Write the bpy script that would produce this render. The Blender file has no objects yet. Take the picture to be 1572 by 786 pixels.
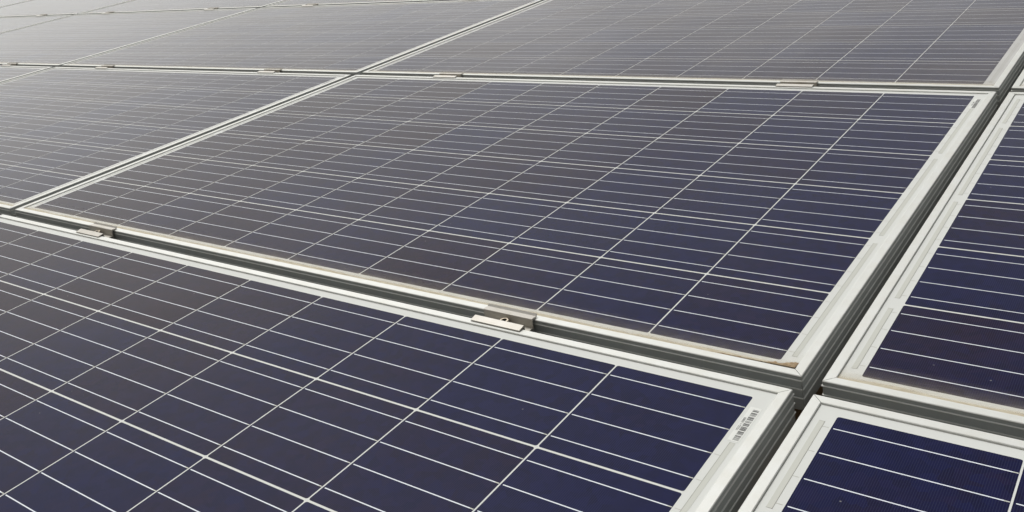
import bpy, bmesh, math, random
from mathutils import Matrix, Vector
random.seed(7)
scene = bpy.context.scene
COL = scene.collection
TILT = math.radians(15.0)
TILTM = Matrix.Rotation(TILT, 4, 'X')          # the roof slope: +Y of the array climbs at 15 degrees

# ------------------------------------------------------------------ camera
cam_d = bpy.data.cameras.new('camera')
cam = bpy.data.objects.new('camera', cam_d); COL.objects.link(cam)
Rr = Vector((0.79733, 0.58347, -0.15436)).normalized()
Rf = Vector((-0.60310, 0.76049, -0.24067)).normalized()
Rd = Rf.cross(Rr).normalized(); Rr = Rd.cross(Rf).normalized()
M = Matrix((( Rr.x, -Rd.x, -Rf.x, 1.99741), (Rr.y, -Rd.y, -Rf.y, -0.82919), (Rr.z, -Rd.z, -Rf.z, 0.56702), (0, 0, 0, 1)))
cam.matrix_world = TILTM @ M
cam_d.sensor_width = 36.0
cam_d.lens = 1474.4 / 1572 * 36.0
cam_d.shift_y = -266.6 / 1572
cam_d.clip_start = 0.02
cam_d.clip_end = 5000
scene.camera = cam

# ------------------------------------------------------------------ sky, sun, exposure
w = bpy.data.worlds.new('World'); scene.world = w; w.use_nodes = True
nt = w.node_tree; nt.nodes.clear()
SUN_EL, SUN_AZ = math.radians(64), math.radians(-82)      # azimuth measured from +Y towards +X
SKY_GRAD = [(0, .93), (.2, .99), (.45, .93), (.60, .32), (.78, .14), (1, .26)]
SKY_LEFT = .26
SKY_FRONT = .75
sky = nt.nodes.new('ShaderNodeTexSky'); sky.sky_type = 'NISHITA'; sky.sun_disc = False
sky.sun_elevation = SUN_EL; sky.sun_rotation = SUN_AZ
sky.air_density = 1.0; sky.dust_density = 6.0; sky.ozone_density = 1.0
hs = nt.nodes.new('ShaderNodeHueSaturation'); hs.inputs['Saturation'].default_value = 0.05
bg = nt.nodes.new('ShaderNodeBackground'); bg.inputs['Strength'].default_value = 0.15
ow = nt.nodes.new('ShaderNodeOutputWorld')
# thin bright haze: the low sky glares (most of all to the left), the sky overhead is duller
tc = nt.nodes.new('ShaderNodeTexCoord'); sx = nt.nodes.new('ShaderNodeSeparateXYZ'); nt.links.new(tc.outputs['Generated'], sx.inputs[0])
def wmath(op, a, b, c=0.0):
    x = nt.nodes.new('ShaderNodeMath'); x.operation = op
    for i, v in enumerate((a, b, c)):
        if isinstance(v, (int, float)): x.inputs[i].default_value = v
        else: nt.links.new(v, x.inputs[i])
    return x.outputs[0]
rp = nt.nodes.new('ShaderNodeValToRGB'); rp.color_ramp.interpolation = 'LINEAR'
els = rp.color_ramp.elements
for p_, v_ in SKY_GRAD:
    e_ = els[0] if p_ == 0 else (els[1] if p_ == 1 else els.new(p_))
    e_.position = p_; wm_ = .05 if p_ < .5 else .01; e_.color = (v_ * (1 + wm_ * .2), v_, v_ * (1 - wm_), 1)
nt.links.new(sx.outputs[2], rp.inputs[0])
lr = wmath('MULTIPLY_ADD', sx.outputs[0], -SKY_LEFT, 1.0)
lr = wmath('MULTIPLY_ADD', sx.outputs[1], SKY_FRONT, lr)
cn = nt.nodes.new('ShaderNodeTexNoise'); cn.inputs['Scale'].default_value = 2.4; cn.inputs['Detail'].default_value = 4
nt.links.new(tc.outputs['Generated'], cn.inputs['Vector'])
lr = wmath('MULTIPLY', lr, wmath('MULTIPLY_ADD', cn.outputs['Fac'], .7, .65))       # soft cloud mottling
vm = nt.nodes.new('ShaderNodeVectorMath'); vm.operation = 'MULTIPLY'
nt.links.new(sky.outputs[0], hs.inputs['Color']); nt.links.new(hs.outputs[0], vm.inputs[0]); nt.links.new(rp.outputs[0], vm.inputs[1])
vm2 = nt.nodes.new('ShaderNodeVectorMath'); vm2.operation = 'SCALE'
nt.links.new(vm.outputs[0], vm2.inputs[0]); nt.links.new(lr, vm2.inputs[3])
nt.links.new(vm2.outputs[0], bg.inputs['Color'])
nt.links.new(bg.outputs[0], ow.inputs['Surface'])
sd = bpy.data.lights.new('sun', 'SUN'); sd.energy = 1.5; sd.angle = math.radians(22); sd.color = (1, 0.985, 0.955)
sun = bpy.data.objects.new('sun', sd); COL.objects.link(sun)
sdir = Vector((math.cos(SUN_EL) * math.sin(SUN_AZ), math.cos(SUN_EL) * math.cos(SUN_AZ), math.sin(SUN_EL)))
sun.rotation_euler = sdir.to_track_quat('Z', 'Y').to_euler()
vs = scene.view_settings
vs.view_transform = 'Standard'; vs.look = 'None'; vs.gamma = 1; vs.use_curve_mapping = False
vs.exposure = 0.2
scene.render.engine = 'CYCLES'
scene.render.resolution_x = 1024; scene.render.resolution_y = 512

# ------------------------------------------------------------------ materials
class NT:
    def __init__(s, name):
        s.m = bpy.data.materials.new(name); s.m.use_nodes = True
        s.t = s.m.node_tree; s.t.nodes.clear()
        s.out = s.n('ShaderNodeOutputMaterial'); s.b = s.n('ShaderNodeBsdfPrincipled')
        s.l(s.b.outputs[0], s.out.inputs['Surface'])
    def n(s, k, **kw):
        x = s.t.nodes.new(k)
        for a, v in kw.items(): setattr(x, a, v)
        return x
    def l(s, a, b): s.t.links.new(a, b)
    def set(s, **kw):
        for k, v in kw.items(): s.b.inputs[k.replace('_', ' ')].default_value = v
    def noise(s, scale, vec=None, detail=3, rough=.55):
        x = s.n('ShaderNodeTexNoise'); x.inputs['Scale'].default_value = scale
        x.inputs['Detail'].default_value = detail; x.inputs['Roughness'].default_value = rough
        if vec: s.l(vec, x.inputs['Vector'])
        return x.outputs['Fac']
    def ramp(s, fac, stops):
        r = s.n('ShaderNodeValToRGB'); e = r.color_ramp.elements
        while len(e) < len(stops): e.new(.5)
        for q, (p, c) in zip(e, stops):
            q.position = p; q.color = (c, c, c, 1) if isinstance(c, (int, float)) else (*c, 1)
        s.l(fac, r.inputs[0]); return r.outputs[0]
    def mix(s, fac, a, b, mode='MIX'):
        x = s.n('ShaderNodeMix', data_type='RGBA', blend_type=mode)
        for i, v in ((0, fac), (6, a), (7, b)):
            if isinstance(v, (int, float)): x.inputs[i].default_value = v
            elif isinstance(v, tuple): x.inputs[i].default_value = (*v, 1)
            else: s.l(v, x.inputs[i])
        return x.outputs[2]
    def math(s, op, a, b=0.0, c=0.0, clamp=False):
        x = s.n('ShaderNodeMath', operation=op, use_clamp=clamp)
        for i, v in enumerate((a, b, c)):
            if isinstance(v, (int, float)): x.inputs[i].default_value = v
            else: s.l(v, x.inputs[i])
        return x.outputs[0]
    def bump(s, h, strength, dist):
        x = s.n('ShaderNodeBump'); x.inputs['Strength'].default_value = strength; x.inputs['Distance'].default_value = dist
        s.l(h, x.inputs['Height']); s.l(x.outputs[0], s.b.inputs['Normal'])
    def pos(s): return s.n('ShaderNodeNewGeometry').outputs['Position']
    def obj(s): return s.n('ShaderNodeTexCoord').outputs['Object']
    def vmul(s, v, xyz):
        x = s.n('ShaderNodeVectorMath', operation='MULTIPLY'); s.l(v, x.inputs[0]); x.inputs[1].default_value = xyz
        return x.outputs[0]

GLASS_ROUGH = 0.12
GLASS_IOR = 1.18
DUST = (0.42, 0.405, 0.40)

def dust_on(s, base, lo, hi):
    """thin film of settled dust on the glass: blotches, rinse streaks down the slope and small specks"""
    p = s.pos()
    big = s.noise(2.2, p, 4); streak = s.noise(1.0, s.vmul(p, (22, 2.0, 2.0)), 3)
    f = s.math('MULTIPLY_ADD', streak, .35, big)
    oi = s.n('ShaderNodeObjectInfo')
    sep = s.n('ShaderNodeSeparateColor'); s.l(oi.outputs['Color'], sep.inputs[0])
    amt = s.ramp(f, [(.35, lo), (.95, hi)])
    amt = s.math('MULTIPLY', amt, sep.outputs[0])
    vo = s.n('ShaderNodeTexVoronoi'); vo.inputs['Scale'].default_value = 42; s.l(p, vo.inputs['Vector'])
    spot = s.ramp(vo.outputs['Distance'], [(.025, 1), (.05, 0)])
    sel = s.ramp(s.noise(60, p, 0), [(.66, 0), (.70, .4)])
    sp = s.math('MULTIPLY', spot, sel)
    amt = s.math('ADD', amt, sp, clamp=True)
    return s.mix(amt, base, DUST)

def m_cell():
    s = NT('polycrystalline_silicon')
    oi = s.n('ShaderNodeObjectInfo'); o = s.obj(); p = s.pos()
    # crystal grains
    vo = s.n('ShaderNodeTexVoronoi'); vo.inputs['Scale'].default_value = 95; s.l(p, vo.inputs['Vector'])
    g = s.n('ShaderNodeSeparateColor'); s.l(vo.outputs['Color'], g.inputs[0])
    f = s.math('MULTIPLY_ADD', g.outputs[0], .22, s.noise(7, p, 4))
    sep = s.n('ShaderNodeSeparateColor'); s.l(oi.outputs['Color'], sep.inputs[0])
    f = s.math('ADD', s.math('MULTIPLY_ADD', f, .85, -.30), sep.outputs[1])
    blue = s.mix(g.outputs[1], (.001, .0025, .034), (.003, .005, .050))
    brown = s.mix(g.outputs[1], (.0110, .0035, .0130), (.0195, .0065, .0175))
    c = s.mix(s.ramp(f, [(.30, 0), (1.0, 1)]), blue, brown)
    # contact fingers: hair lines across the cell
    sx = s.n('ShaderNodeSeparateXYZ'); s.l(o, sx.inputs[0])
    wv = s.math('PINGPONG', s.math('MULTIPLY', sx.outputs[0], 1 / .0021), .5)
    fing = s.ramp(wv, [(.30, 0), (.46, 1)])
    c = s.mix(s.math('MULTIPLY', fing, .46), c, (.031, .037, .085))
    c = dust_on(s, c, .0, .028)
    s.l(c, s.b.inputs['Base Color'])
    s.set(Roughness=GLASS_ROUGH, IOR=GLASS_IOR)
    return s.m

def m_flat_glass(name, col, lo, hi, var=.03):
    s = NT(name)
    c = s.mix(s.noise(14, s.pos(), 3), tuple(v * (1 - var) for v in col), tuple(min(1, v * (1 + var)) for v in col))
    c = dust_on(s, c, lo, hi)
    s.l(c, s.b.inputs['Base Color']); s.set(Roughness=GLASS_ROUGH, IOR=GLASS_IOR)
    return s.m

def m_metal(name, col, metallic, rough, grime):
    s = NT(name); p = s.pos()
    n1 = s.noise(40, p, 4); n2 = s.noise(900, p, 2)
    c = s.mix(s.ramp(n1, [(.35, 0), (.75, grime)]), col, (col[0] * .78, col[1] * .74, col[2] * .64))
    c = s.mix(s.ramp(n2, [(.4, 0), (.7, .10)]), c, (col[0] * .7, col[1] * .7, col[2] * .68))
    s.l(c, s.b.inputs['Base Color']); s.set(Metallic=metallic, Roughness=rough)
    s.bump(s.noise(1500, p, 2), .12, .0004)
    return s.m

def m_dirt():
    s = NT('washed_down_dirt'); o = s.obj(); oi = s.n('ShaderNodeObjectInfo')
    sx = s.n('ShaderNodeSeparateXYZ'); s.l(o, sx.inputs[0])
    n = s.noise(1, s.vmul(o, (9, 60, 1)), 4); n2 = s.noise(1, s.vmul(o, (60, 160, 1)), 4)
    y = s.math('MULTIPLY_ADD', s.math('SUBTRACT', n, .5), .016, sx.outputs[1])
    y = s.math('MULTIPLY_ADD', s.math('SUBTRACT', n2, .5), .007, y)
    a1 = s.ramp(s.math('MULTIPLY', y, 1 / .040), [(.0, .9), (.08, .62), (.20, .16), (.42, .05), (1, 0)])
    c = s.mix(s.ramp(n2, [(.3, 0), (.7, 1)]), (.72, .66, .52), (.58, .49, .34))
    tr = s.n('ShaderNodeBsdfTransparent'); mx = s.n('ShaderNodeMixShader')
    s.l(s.math('MULTIPLY', a1, s.math('MULTIPLY_ADD', oi.outputs['Random'], .3, .7)), mx.inputs[0])
    s.l(tr.outputs[0], mx.inputs[1]); s.l(s.b.outputs[0], mx.inputs[2])
    s.l(mx.outputs[0], s.out.inputs['Surface'])
    s.l(c, s.b.inputs['Base Color']); s.set(Roughness=.9)
    return s.m

def m_soil(name, a, b, scale, rough=.95):
    s = NT(name); p = s.pos()
    c = s.mix(s.ramp(s.noise(scale, p, 5), [(.3, 0), (.7, 1)]), a, b)
    s.l(c, s.b.inputs['Base Color']); s.set(Roughness=rough)
    s.bump(s.noise(scale * 3, p, 4), .5, .004)
    return s.m

def m_plain(name, col, rough=.6, metallic=0):
    s = NT(name); c = s.mix(s.noise(120, s.pos(), 3), tuple(v * .85 for v in col), col)
    s.l(c, s.b.inputs['Base Color']); s.set(Roughness=rough, Metallic=metallic); return s.m

MAT = dict(
    cell=m_cell(),
    bus=m_flat_glass('tinned_busbar', (.82, .86, .93), .02, .08),
    back=m_flat_glass('white_backsheet', (.73, .745, .72), .03, .16),
    strip=m_flat_glass('insulating_strip', (.62, .63, .58), .03, .16),
    line=m_flat_glass('strip_edge', (.40, .40, .36), .03, .1),
    faint=m_flat_glass('strip_seam', (.56, .56, .51), .03, .1),
    ink=m_flat_glass('barcode_ink', (.03, .03, .035), .01, .03),
    label=m_flat_glass('barcode_paper', (.80, .81, .78), .02, .06),
    frame=m_metal('anodised_aluminium', (.70, .71, .69), .22, .52, .32),
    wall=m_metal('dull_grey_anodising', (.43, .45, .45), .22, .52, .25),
    clamp=m_metal('mill_aluminium', (.56, .54, .505), .35, .55, .5),
    bolt=m_metal('steel_bolt', (.62, .55, .46), .8, .38, .8),
    socket=m_plain('bolt_socket', (.03, .025, .02), .8),
    rail=m_metal('rail_aluminium', (.55, .55, .53), .6, .45, .6),
    dirt=m_dirt(),
    clump=m_soil('caked_dirt', (.25, .165, .09), (.42, .32, .20), 220),
    roof=m_soil('weathered_roof', (.28, .17, .095), (.44, .29, .17), 18, .9),
    ground=m_soil('dry_earth', (.17, .13, .09), (.27, .21, .14), .4),
)

# ------------------------------------------------------------------ mesh helpers
def link(name, bm, mats, parent=None, loc=(0, 0, 0), smooth=False):
    me = bpy.data.meshes.new(name); bmesh.ops.recalc_face_normals(bm, faces=bm.faces)
    bm.to_mesh(me); bm.free()
    for m in (mats if isinstance(mats, (list, tuple)) else [mats]): me.materials.append(m)
    if smooth:
        for p in me.polygons: p.use_smooth = True
    o = bpy.data.objects.new(name, me); COL.objects.link(o)
    o.parent = parent; o.location = loc
    return o

def box(bm, x0, x1, y0, y1, z0, z1, mat=0):
    v = [bm.verts.new((x, y, z)) for z in (z0, z1) for y in (y0, y1) for x in (x0, x1)]
    for q in ((0, 2, 3, 1), (4, 5, 7, 6), (0, 1, 5, 4), (2, 6, 7, 3), (0, 4, 6, 2), (1, 3, 7, 5)):
        bm.faces.new([v[i] for i in q]).material_index = mat

def quad(bm, x0, x1, y0, y1, z, mat=0):
    bm.faces.new([bm.verts.new((x, y, z)) for x, y in ((x0, y0), (x1, y0), (x1, y1), (x0, y1))]).material_index = mat

def tag(o, label, cat, group=None, kind=None):
    o['label'] = label; o['category'] = cat
    if group: o['group'] = group
    if kind: o['kind'] = kind

def structure(o):
    o['kind'] = 'structure'; return o

def place(o, x, y, z, rz=0.0, dx=0.0, dy=0.0):
    """put a thing at array coordinates (metres), lying in the tilted plane"""
    o.matrix_world = TILTM @ Matrix.Translation((x, y, z)) @ Matrix.Rotation(rz, 4, 'Z') @ Matrix.Rotation(dx, 4, 'X') @ Matrix.Rotation(dy, 4, 'Y')

# ------------------------------------------------------------------ ground, roof
L, W, H = 1.650, .992, .040
GX, GY = 1.671, 1.0164
bm = bmesh.new(); quad(bm, -3000, 3000, -3000, 3000, -4.5)
structure(link('ground', bm, MAT['ground']))
bm = bmesh.new()                                  # corrugated sheet, ridges running up the slope
pitch, x0, x1 = .076, -11.0, 6.5
n = int((x1 - x0) / pitch * 6); prof = []
for i in range(n + 1):
    x = x0 + (x1 - x0) * i / n
    prof.append((x, .009 * math.sin(2 * math.pi * x / pitch)))
a = [bm.verts.new((x, -3.5, z - .009)) for x, z in prof]; b = [bm.verts.new((x, 7.5, z - .009)) for x, z in prof]
for i in range(n): bm.faces.new((a[i], a[i + 1], b[i + 1], b[i]))
ROOF_Z = -.082
roof = structure(link('roof', bm, MAT['roof'], smooth=True)); place(roof, 0, 0, ROOF_Z)

# ------------------------------------------------------------------ one solar panel
MY, MX = .0232, .0307                              # cell field margins
PX, PY = .15887, .1576                             # cell pitch
CW, CH = .1570, .15495                              # cell size

PROFILE = [(0, -.040)]
for zc in (-.0262, -.0158, -.0056):                # three raised beads along the outer wall
    PROFILE += [(0, zc - .0011), (-.0010, zc - .0004), (-.0010, zc + .0003), (0, zc + .0009)]
PROFILE += [(0, -.0007), (.0007, 0), (.0104, 0), (.0110, -.0005), (.0110, -.0020), (.0020, -.0020), (.0020, -.0380), (.0220, -.0380), (.0220, -.0400)]

def rail_bm(length):
    bm = bmesh.new(); e = .0004; rings = []
    for s in (0, 1):
        rings.append([bm.verts.new((-length / 2 + d + e if s == 0 else length / 2 - d - e, d, z + H)) for d, z in PROFILE])
    k = len(PROFILE)
    for i in range(k):
        j = (i + 1) % k
        f = bm.faces.new((rings[0][i], rings[0][j], rings[1][j], rings[1][i]))
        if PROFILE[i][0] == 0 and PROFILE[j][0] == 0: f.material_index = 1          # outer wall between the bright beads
    bm.faces.new(rings[0]); bm.faces.new(rings[1][::-1])
    return bm

def cell_bm():
    bm = bmesh.new(); c = .0022; hw, hh = CW / 2, CH / 2; z = 0
    pts = []
    for sx, sy, order in ((1, -1, 0), (1, 1, 1), (-1, 1, 0), (-1, -1, 1)):
        p = [(sx * (hw - c), sy * hh), (sx * (hw - c * .3), sy * (hh - c * .3)), (sx * hw, sy * (hh - c))]
        pts += p if order == 0 else p[::-1]
    top = [bm.verts.new((x, y, .00003)) for x, y in pts]; bot = [bm.verts.new((x, y, 0)) for x, y in pts]
    bm.faces.new(top)
    for i in range(len(pts)):
        j = (i + 1) % len(pts); bm.faces.new((bot[i], bot[j], top[j], top[i]))
    for k in range(4):                             # four busbars along the cell
        y = (k - 1.5) * CH / 4
        box(bm, -hw + .0022, hw - .0048, y - .00063, y + .00063, .00002, .00006, 1)
        box(bm, hw - .0050, hw - .0004, y - .0006, y + .0006, .00002, .00005, 2)
    return bm

def strip_bm(y0, y1, side):
    """white insulating strip over the string connector, with a pressed edge and the ribbon tails coming from the cells"""
    bm = bmesh.new(); x0, x1 = .0072, .0128
    box(bm, side * x0 if side > 0 else -x1, side * x1 if side > 0 else -x0, y0, y1, 0, .00012, 0)
    t = .00045
    for j in range(6):
        for q in range(4):
            yb = MY + (j + .5) * PY - W / 2 + (q - 1.5) * CH / 4
            if y0 < yb < y1: box(bm, min(side * .0012, side * x0), max(side * .0012, side * x0), yb - .0003, yb + .0003, 0, .0001, 2)
    for xe in (x0 + t,):
        box(bm, min(side * (xe - t), side * xe), max(side * (xe - t), side * xe), y0, y1, .0001, .0002, 1)
    box(bm, min(side * x0, side * x1), max(side * x0, side * x1), y1 - t, y1, .0001, .0002, 2)
    box(bm, min(side * x0, side * x1), max(side * x0, side * x1), y0, y0 + t, .0001, .0002, 2)
    return bm

def y_cell(j): return MY + (j + .5) * PY - W / 2
def y_gap(j): return MY + j * PY - W / 2

def barcode_bm():
    bm = bmesh.new(); r = random.Random(5)
    box(bm, -.0075, .0042, -.0285, .0285, 0, .00012, 0)
    y = -.0265
    while y < .0255:
        for k in range(r.randint(3, 7)):
            wd = r.choice((.00035, .0005, .0005, .0009))
            if y + wd > .0265: break
            box(bm, -.0030, .0030, y, y + wd, .0001, .0002, 1); y += wd + r.choice((.0004, .0005, .0008))
        y += .0011
    cu = bpy.data.curves.new('serial', 'FONT'); cu.body = '10222-1-30800'; cu.size = .0036; cu.align_x = 'CENTER'
    to = bpy.data.objects.new('serial', cu); COL.objects.link(to)
    dg = bpy.context.evaluated_depsgraph_get(); me = to.evaluated_get(dg).to_mesh()
    vs_ = [bm.verts.new((-.0040 - v.co.y, v.co.x - .001, .0002)) for v in me.vertices]
    for p in me.polygons:
        try: bm.faces.new([vs_[i] for i in p.vertices]).material_index = 1
        except ValueError: pass
    bpy.data.objects.remove(to); bpy.data.curves.remove(cu)
    return bm

root = bpy.data.objects.new('solar_panel', None); COL.objects.link(root); root.empty_display_size = .2
for (ln, loc, rz) in ((L, (0, -W / 2, 0), 0), (L, (0, W / 2, 0), math.pi), (W, (L / 2, 0, 0), math.pi / 2), (W, (-L / 2, 0, 0), -math.pi / 2)):
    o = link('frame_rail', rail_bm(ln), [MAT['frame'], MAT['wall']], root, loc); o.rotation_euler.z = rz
bm = bmesh.new(); box(bm, -L / 2 + .003, L / 2 - .003, -W / 2 + .003, W / 2 - .003, .0335, .0379)
glass = link('glass_sheet', bm, MAT['back'], root)
GZ = .03793
cell0 = None
for j in range(6):
    for i in range(10):
        loc = ((i - 4.5) * PX, y_cell(j), GZ)
        if cell0 is None:
            cell0 = link('cell', cell_bm(), [MAT['cell'], MAT['bus'], MAT['strip']], glass, loc)
        else:
            c = cell0.copy(); COL.objects.link(c); c.location = loc
d = CH * .375 + .008
rx = 5 * PX; lx = -5 * PX
for (ya, yb, side, xx) in ((y_cell(0) - d, y_cell(1) + d, 1, rx), (y_cell(2) - d, y_cell(3) + d, 1, rx), (y_cell(4) - d, .892 - W / 2, 1, rx),
                           (y_cell(0) - d, y_cell(0) + d, -1, lx), (y_cell(1) - d, y_cell(2) + d, -1, lx), (y_cell(3) - d, y_cell(4) + d, -1, lx), (y_cell(5) - d, y_cell(5) + d, -1, lx)):
    link('connector_strip', strip_bm(ya, yb, side), [MAT['strip'], MAT['line'], MAT['faint']], glass, (xx, 0, GZ))
link('barcode', barcode_bm(), [MAT['label'], MAT['ink']], glass, (1.630 - L / 2, .923 - W / 2, GZ))
bm = bmesh.new(); box(bm, -L / 2 + .0112, L / 2 - .0112, 0, .045, 0, .0001)
link('dirt_film', bm, MAT['dirt'], root, (0, -W / 2 + .0112, .0385))

def copy_tree(o, parent=None):
    c = o.copy(); COL.objects.link(c); c.parent = parent
    for ch in list(o.children): copy_tree(ch, c)
    return c

def set_dust(o, v, hue=.3, slope=0.0):
    # object colour carries (dust amount, brown tint: oblique-view sheen painted in, plus random cell tone)
    o.color = (v, hue, 0, 1)
    if o.name.startswith('cell'):
        o.color[1] = max(0, min(1, hue - slope * o.location.x / .75 + rr.gauss(0, .13)))
    for ch in o.children: set_dust(ch, v, hue, slope)

rr = random.Random(3)
PANELS = {   # (row, column): (label, dust, small tilt errors)
    (0, 0): ('complete solar panel in the middle of the photo, brown dirt in its lower right corner', 1.0),
    (-1, 0): ('dark solar panel filling the bottom left, sharp black barcode beside its right corner', .8),
    (-1, 1): ('bright blue solar panel corner at the bottom right edge, nearest to the camera', .6),
    (0, 1): ('blue solar panel cut by the right edge, beside the complete middle panel', .9),
    (0, -1): ('brownish grey solar panel at the left edge, next left of the complete middle panel', 1.5),
    (0, -2): ('small hazy triangle of a solar panel at the left edge, above the brownish grey panel', 2.0),
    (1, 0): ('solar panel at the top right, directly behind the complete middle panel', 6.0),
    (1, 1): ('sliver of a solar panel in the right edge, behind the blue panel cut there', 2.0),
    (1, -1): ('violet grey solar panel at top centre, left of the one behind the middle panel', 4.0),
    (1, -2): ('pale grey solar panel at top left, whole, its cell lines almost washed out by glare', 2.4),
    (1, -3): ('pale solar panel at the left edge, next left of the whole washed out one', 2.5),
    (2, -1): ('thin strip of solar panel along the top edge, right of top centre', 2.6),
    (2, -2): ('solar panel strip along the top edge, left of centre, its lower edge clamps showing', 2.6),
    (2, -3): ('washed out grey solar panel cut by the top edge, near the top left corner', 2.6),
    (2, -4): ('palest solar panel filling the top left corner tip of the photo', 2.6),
}
EXTRA = [(2, 0), (-1, -1), (2, -5), (3, -3), (3, -4), (3, -5), (3, -6)]
first = True
HUE = {(-1, 1): (.02, 0), (-1, 0): (.46, .46), (0, 0): (.44, .32), (0, 1): (.0, .05), (1, 0): (.42, .1)}  # view-angle browning painted into the cells: panel mean, slope along x
for key in list(PANELS) + EXTRA:
    r, c = key
    o = root if first else copy_tree(root)
    first = False
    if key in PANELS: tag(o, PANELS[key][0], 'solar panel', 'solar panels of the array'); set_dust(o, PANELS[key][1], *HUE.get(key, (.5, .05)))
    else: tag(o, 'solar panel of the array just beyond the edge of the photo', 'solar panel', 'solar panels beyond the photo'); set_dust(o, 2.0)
    j = 0 if key in ((0, 0), (-1, 0), (0, 1), (-1, 1)) else 1
    place(o, c * GX + L / 2 + rr.uniform(-.001, .001) * j, r * GY + W / 2, -H, rr.uniform(-.0008, .0008) * j)

# ------------------------------------------------------------------ mounting rails up the slope
rail_x = sorted(c * GX + x for c in range(-5, 2) for x in (.335, 1.277))
def mount_bm():
    bm = bmesh.new(); t = .0025; y0, y1 = -1.25, 4.2
    pr = [(-.02, -.04), (.02, -.04), (.02, 0), (.006, 0), (.006, -.012), (-.006, -.012), (-.006, 0), (-.02, 0)]
    a = [bm.verts.new((x, y0, z)) for x, z in pr]; b = [bm.verts.new((x, y1, z)) for x, z in pr]
    for i in range(len(pr)):
        j = (i + 1) % len(pr); bm.faces.new((a[i], a[j], b[j], b[i]))
    bm.faces.new(a[::-1]); bm.faces.new(b)
    return bm
rail0 = None
for x in rail_x:
    if rail0 is None: o = rail0 = link('mounting_rail', mount_bm(), MAT['rail'])
    else: o = rail0.copy(); COL.objects.link(o)
    place(o, x, 0, -H - .0003)
    tag(o, 'aluminium mounting rail running up the slope beneath the clamps, hidden under the panels', 'rail', 'mounting rails under the array')

# ------------------------------------------------------------------ mid clamps
def clamp_bm():
    bm = bmesh.new(); hl = .038; t = .0030
    # profile across the gap (y, z): wings with a small lip up, walls, sunk floor
    up = [(-.0190, .0006), (-.0190, .0019), (-.0092, .0036), (-.0078, .0030), (-.0074, -.0085), (.0074, -.0085), (.0080, .0028), (.0092, .0034), (.0168, .0026), (.0192, .0050), (.0198, .0044), (.0176, .0008)]
    lo = [(.0104, .0010), (.0094, .0002), (.0092, -.0108), (-.0092, -.0108), (-.0096, .0004), (-.0108, .0014)]
    pr = up + lo
    a = [bm.verts.new((-hl, y, z)) for y, z in pr]; b = [bm.verts.new((hl, y, z)) for y, z in pr]
    for i in range(len(pr)):
        j = (i + 1) % len(pr); bm.faces.new((a[i], a[j], b[j], b[i]))
    bm.faces.new(a[::-1]); bm.faces.new(b)
    return bm
def bolt_bm():
    bm = bmesh.new(); k = 20
    def ring(r, z, n=k, off=0): return [bm.verts.new((r * math.cos(2 * math.pi * (i + off) / n), r * math.sin(2 * math.pi * (i + off) / n), z)) for i in range(n)]
    def sew(a, b, m=0):
        for i in range(len(a)): bm.faces.new((a[i], a[(i + 1) % len(a)], b[(i + 1) % len(b)], b[i])).material_index = m
    r = [ring(.0030, -.044), ring(.0030, -.0091), ring(.0062, -.0091), ring(.0062, -.0020), ring(.0056, -.0012), ring(.0036, -.0012), ring(.0033, -.0050)]
    bm.faces.new(r[0][::-1])
    for i in range(len(r) - 1): sew(r[i], r[i + 1], 1 if i == 5 else 0)
    bm.faces.new(r[-1]).material_index = 1
    return bm
cl = bpy.data.objects.new('clamp', None); COL.objects.link(cl); cl.empty_display_size = .05
link('clamp_body', clamp_bm(), MAT['clamp'], cl)
link('bolt', bolt_bm(), [MAT['bolt'], MAT['socket']], cl)
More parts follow.
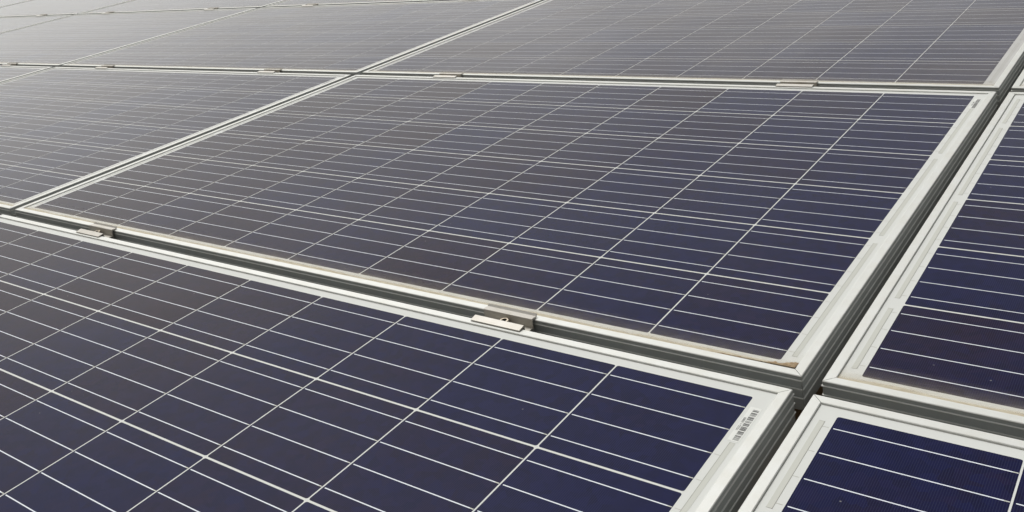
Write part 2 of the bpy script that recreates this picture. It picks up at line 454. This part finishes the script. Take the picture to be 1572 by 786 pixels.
CLAMPS = [   # (lower row of the gap, column, which of the two)
    (-1, 0, 1, 'largest metal clamp with a round bolt, on the lower edge of the complete middle panel'),
    (-1, 0, 0, 'metal clamp near the left edge, on the lower edge of the complete middle panel'),
    (0, 0, 1, 'metal clamp at the upper edge of the middle panel, towards the right corner'),
    (0, 0, 0, 'metal clamp at the upper edge of the middle panel, near its left corner'),
    (0, -1, 1, 'metal clamp below the violet grey panel at top centre, right one of its two'),
    (0, -1, 0, 'metal clamp below the violet grey panel at top centre, left one of its two'),
    (0, -2, 1, 'small metal clamp at the left edge, below the whole washed out panel'),
    (1, -1, 0, 'tiny clamp at the very top, left of top centre, above the violet grey panel'),
    (1, -1, 1, 'tiny clamp touching the top edge of the photo, right of top centre'),
    (1, -2, 1, 'tiny clamp above the whole washed out panel, the right one of its two'),
    (1, -2, 0, 'tiny clamp above the whole washed out panel, the left one of its two'),
    (1, -3, 1, 'farthest tiny clamp, nearest to the top left corner of the photo'),
    (-1, 1, 0, None), (0, 1, 0, None), (0, -2, 0, None), (1, -3, 0, None), (1, 0, 0, None), (1, 0, 1, None)]
first = True
for (r, c, k, lab) in CLAMPS:
    o = cl if first else copy_tree(cl)
    first = False
    tag(o, lab or 'metal clamp of the array beyond the edge of the photo', 'clamp', 'clamps between the panel rows' if lab else 'clamps beyond the photo')
    place(o, c * GX + (.335, 1.277)[k], r * GY + W + (GY - W) / 2, 0, rr.uniform(-.012, .012))

# ------------------------------------------------------------------ caked dirt in the corner of the middle panel
from mathutils import noise as mnoise
bm = bmesh.new(); r = random.Random(11); nx, ny = 220, 12
grid = []
for i in range(nx + 1):
    row = []
    t = i / nx
    x = 1.6388 - .13 * (1 - t)
    wob = mnoise.noise(Vector((t * 14, .3, 0))) * .0035 + mnoise.noise(Vector((t * 45, 1.7, 0))) * .0018
    width = max(.0006, .0014 + .0052 * t ** 2 + .0075 * max(0, t - .74) ** 1.5 / .26 ** 1.5 + wob * (.4 + .6 * t))
    for q in range(ny + 1):
        s = q / ny
        h = (.0015 + .0008 * t) * (1 - s) ** .8 * t ** .6 + max(0, mnoise.noise(Vector((t * 60, s * 5, 2)))) * .0011 * (1 - s)
        row.append(bm.verts.new((x - 1.6388, s * width, max(h, 0) if q < ny else -.0001)))
    grid.append(row)
for i in range(nx):
    for q in range(ny): bm.faces.new((grid[i][q], grid[i + 1][q], grid[i + 1][q + 1], grid[i][q + 1]))
o = link('dirt_deposit', bm, MAT['clump'], smooth=True)
place(o, 1.6388, .0112, -.0014)
tag(o, 'brown dirt caked along the frame in the lower right corner of the middle panel', 'dirt')
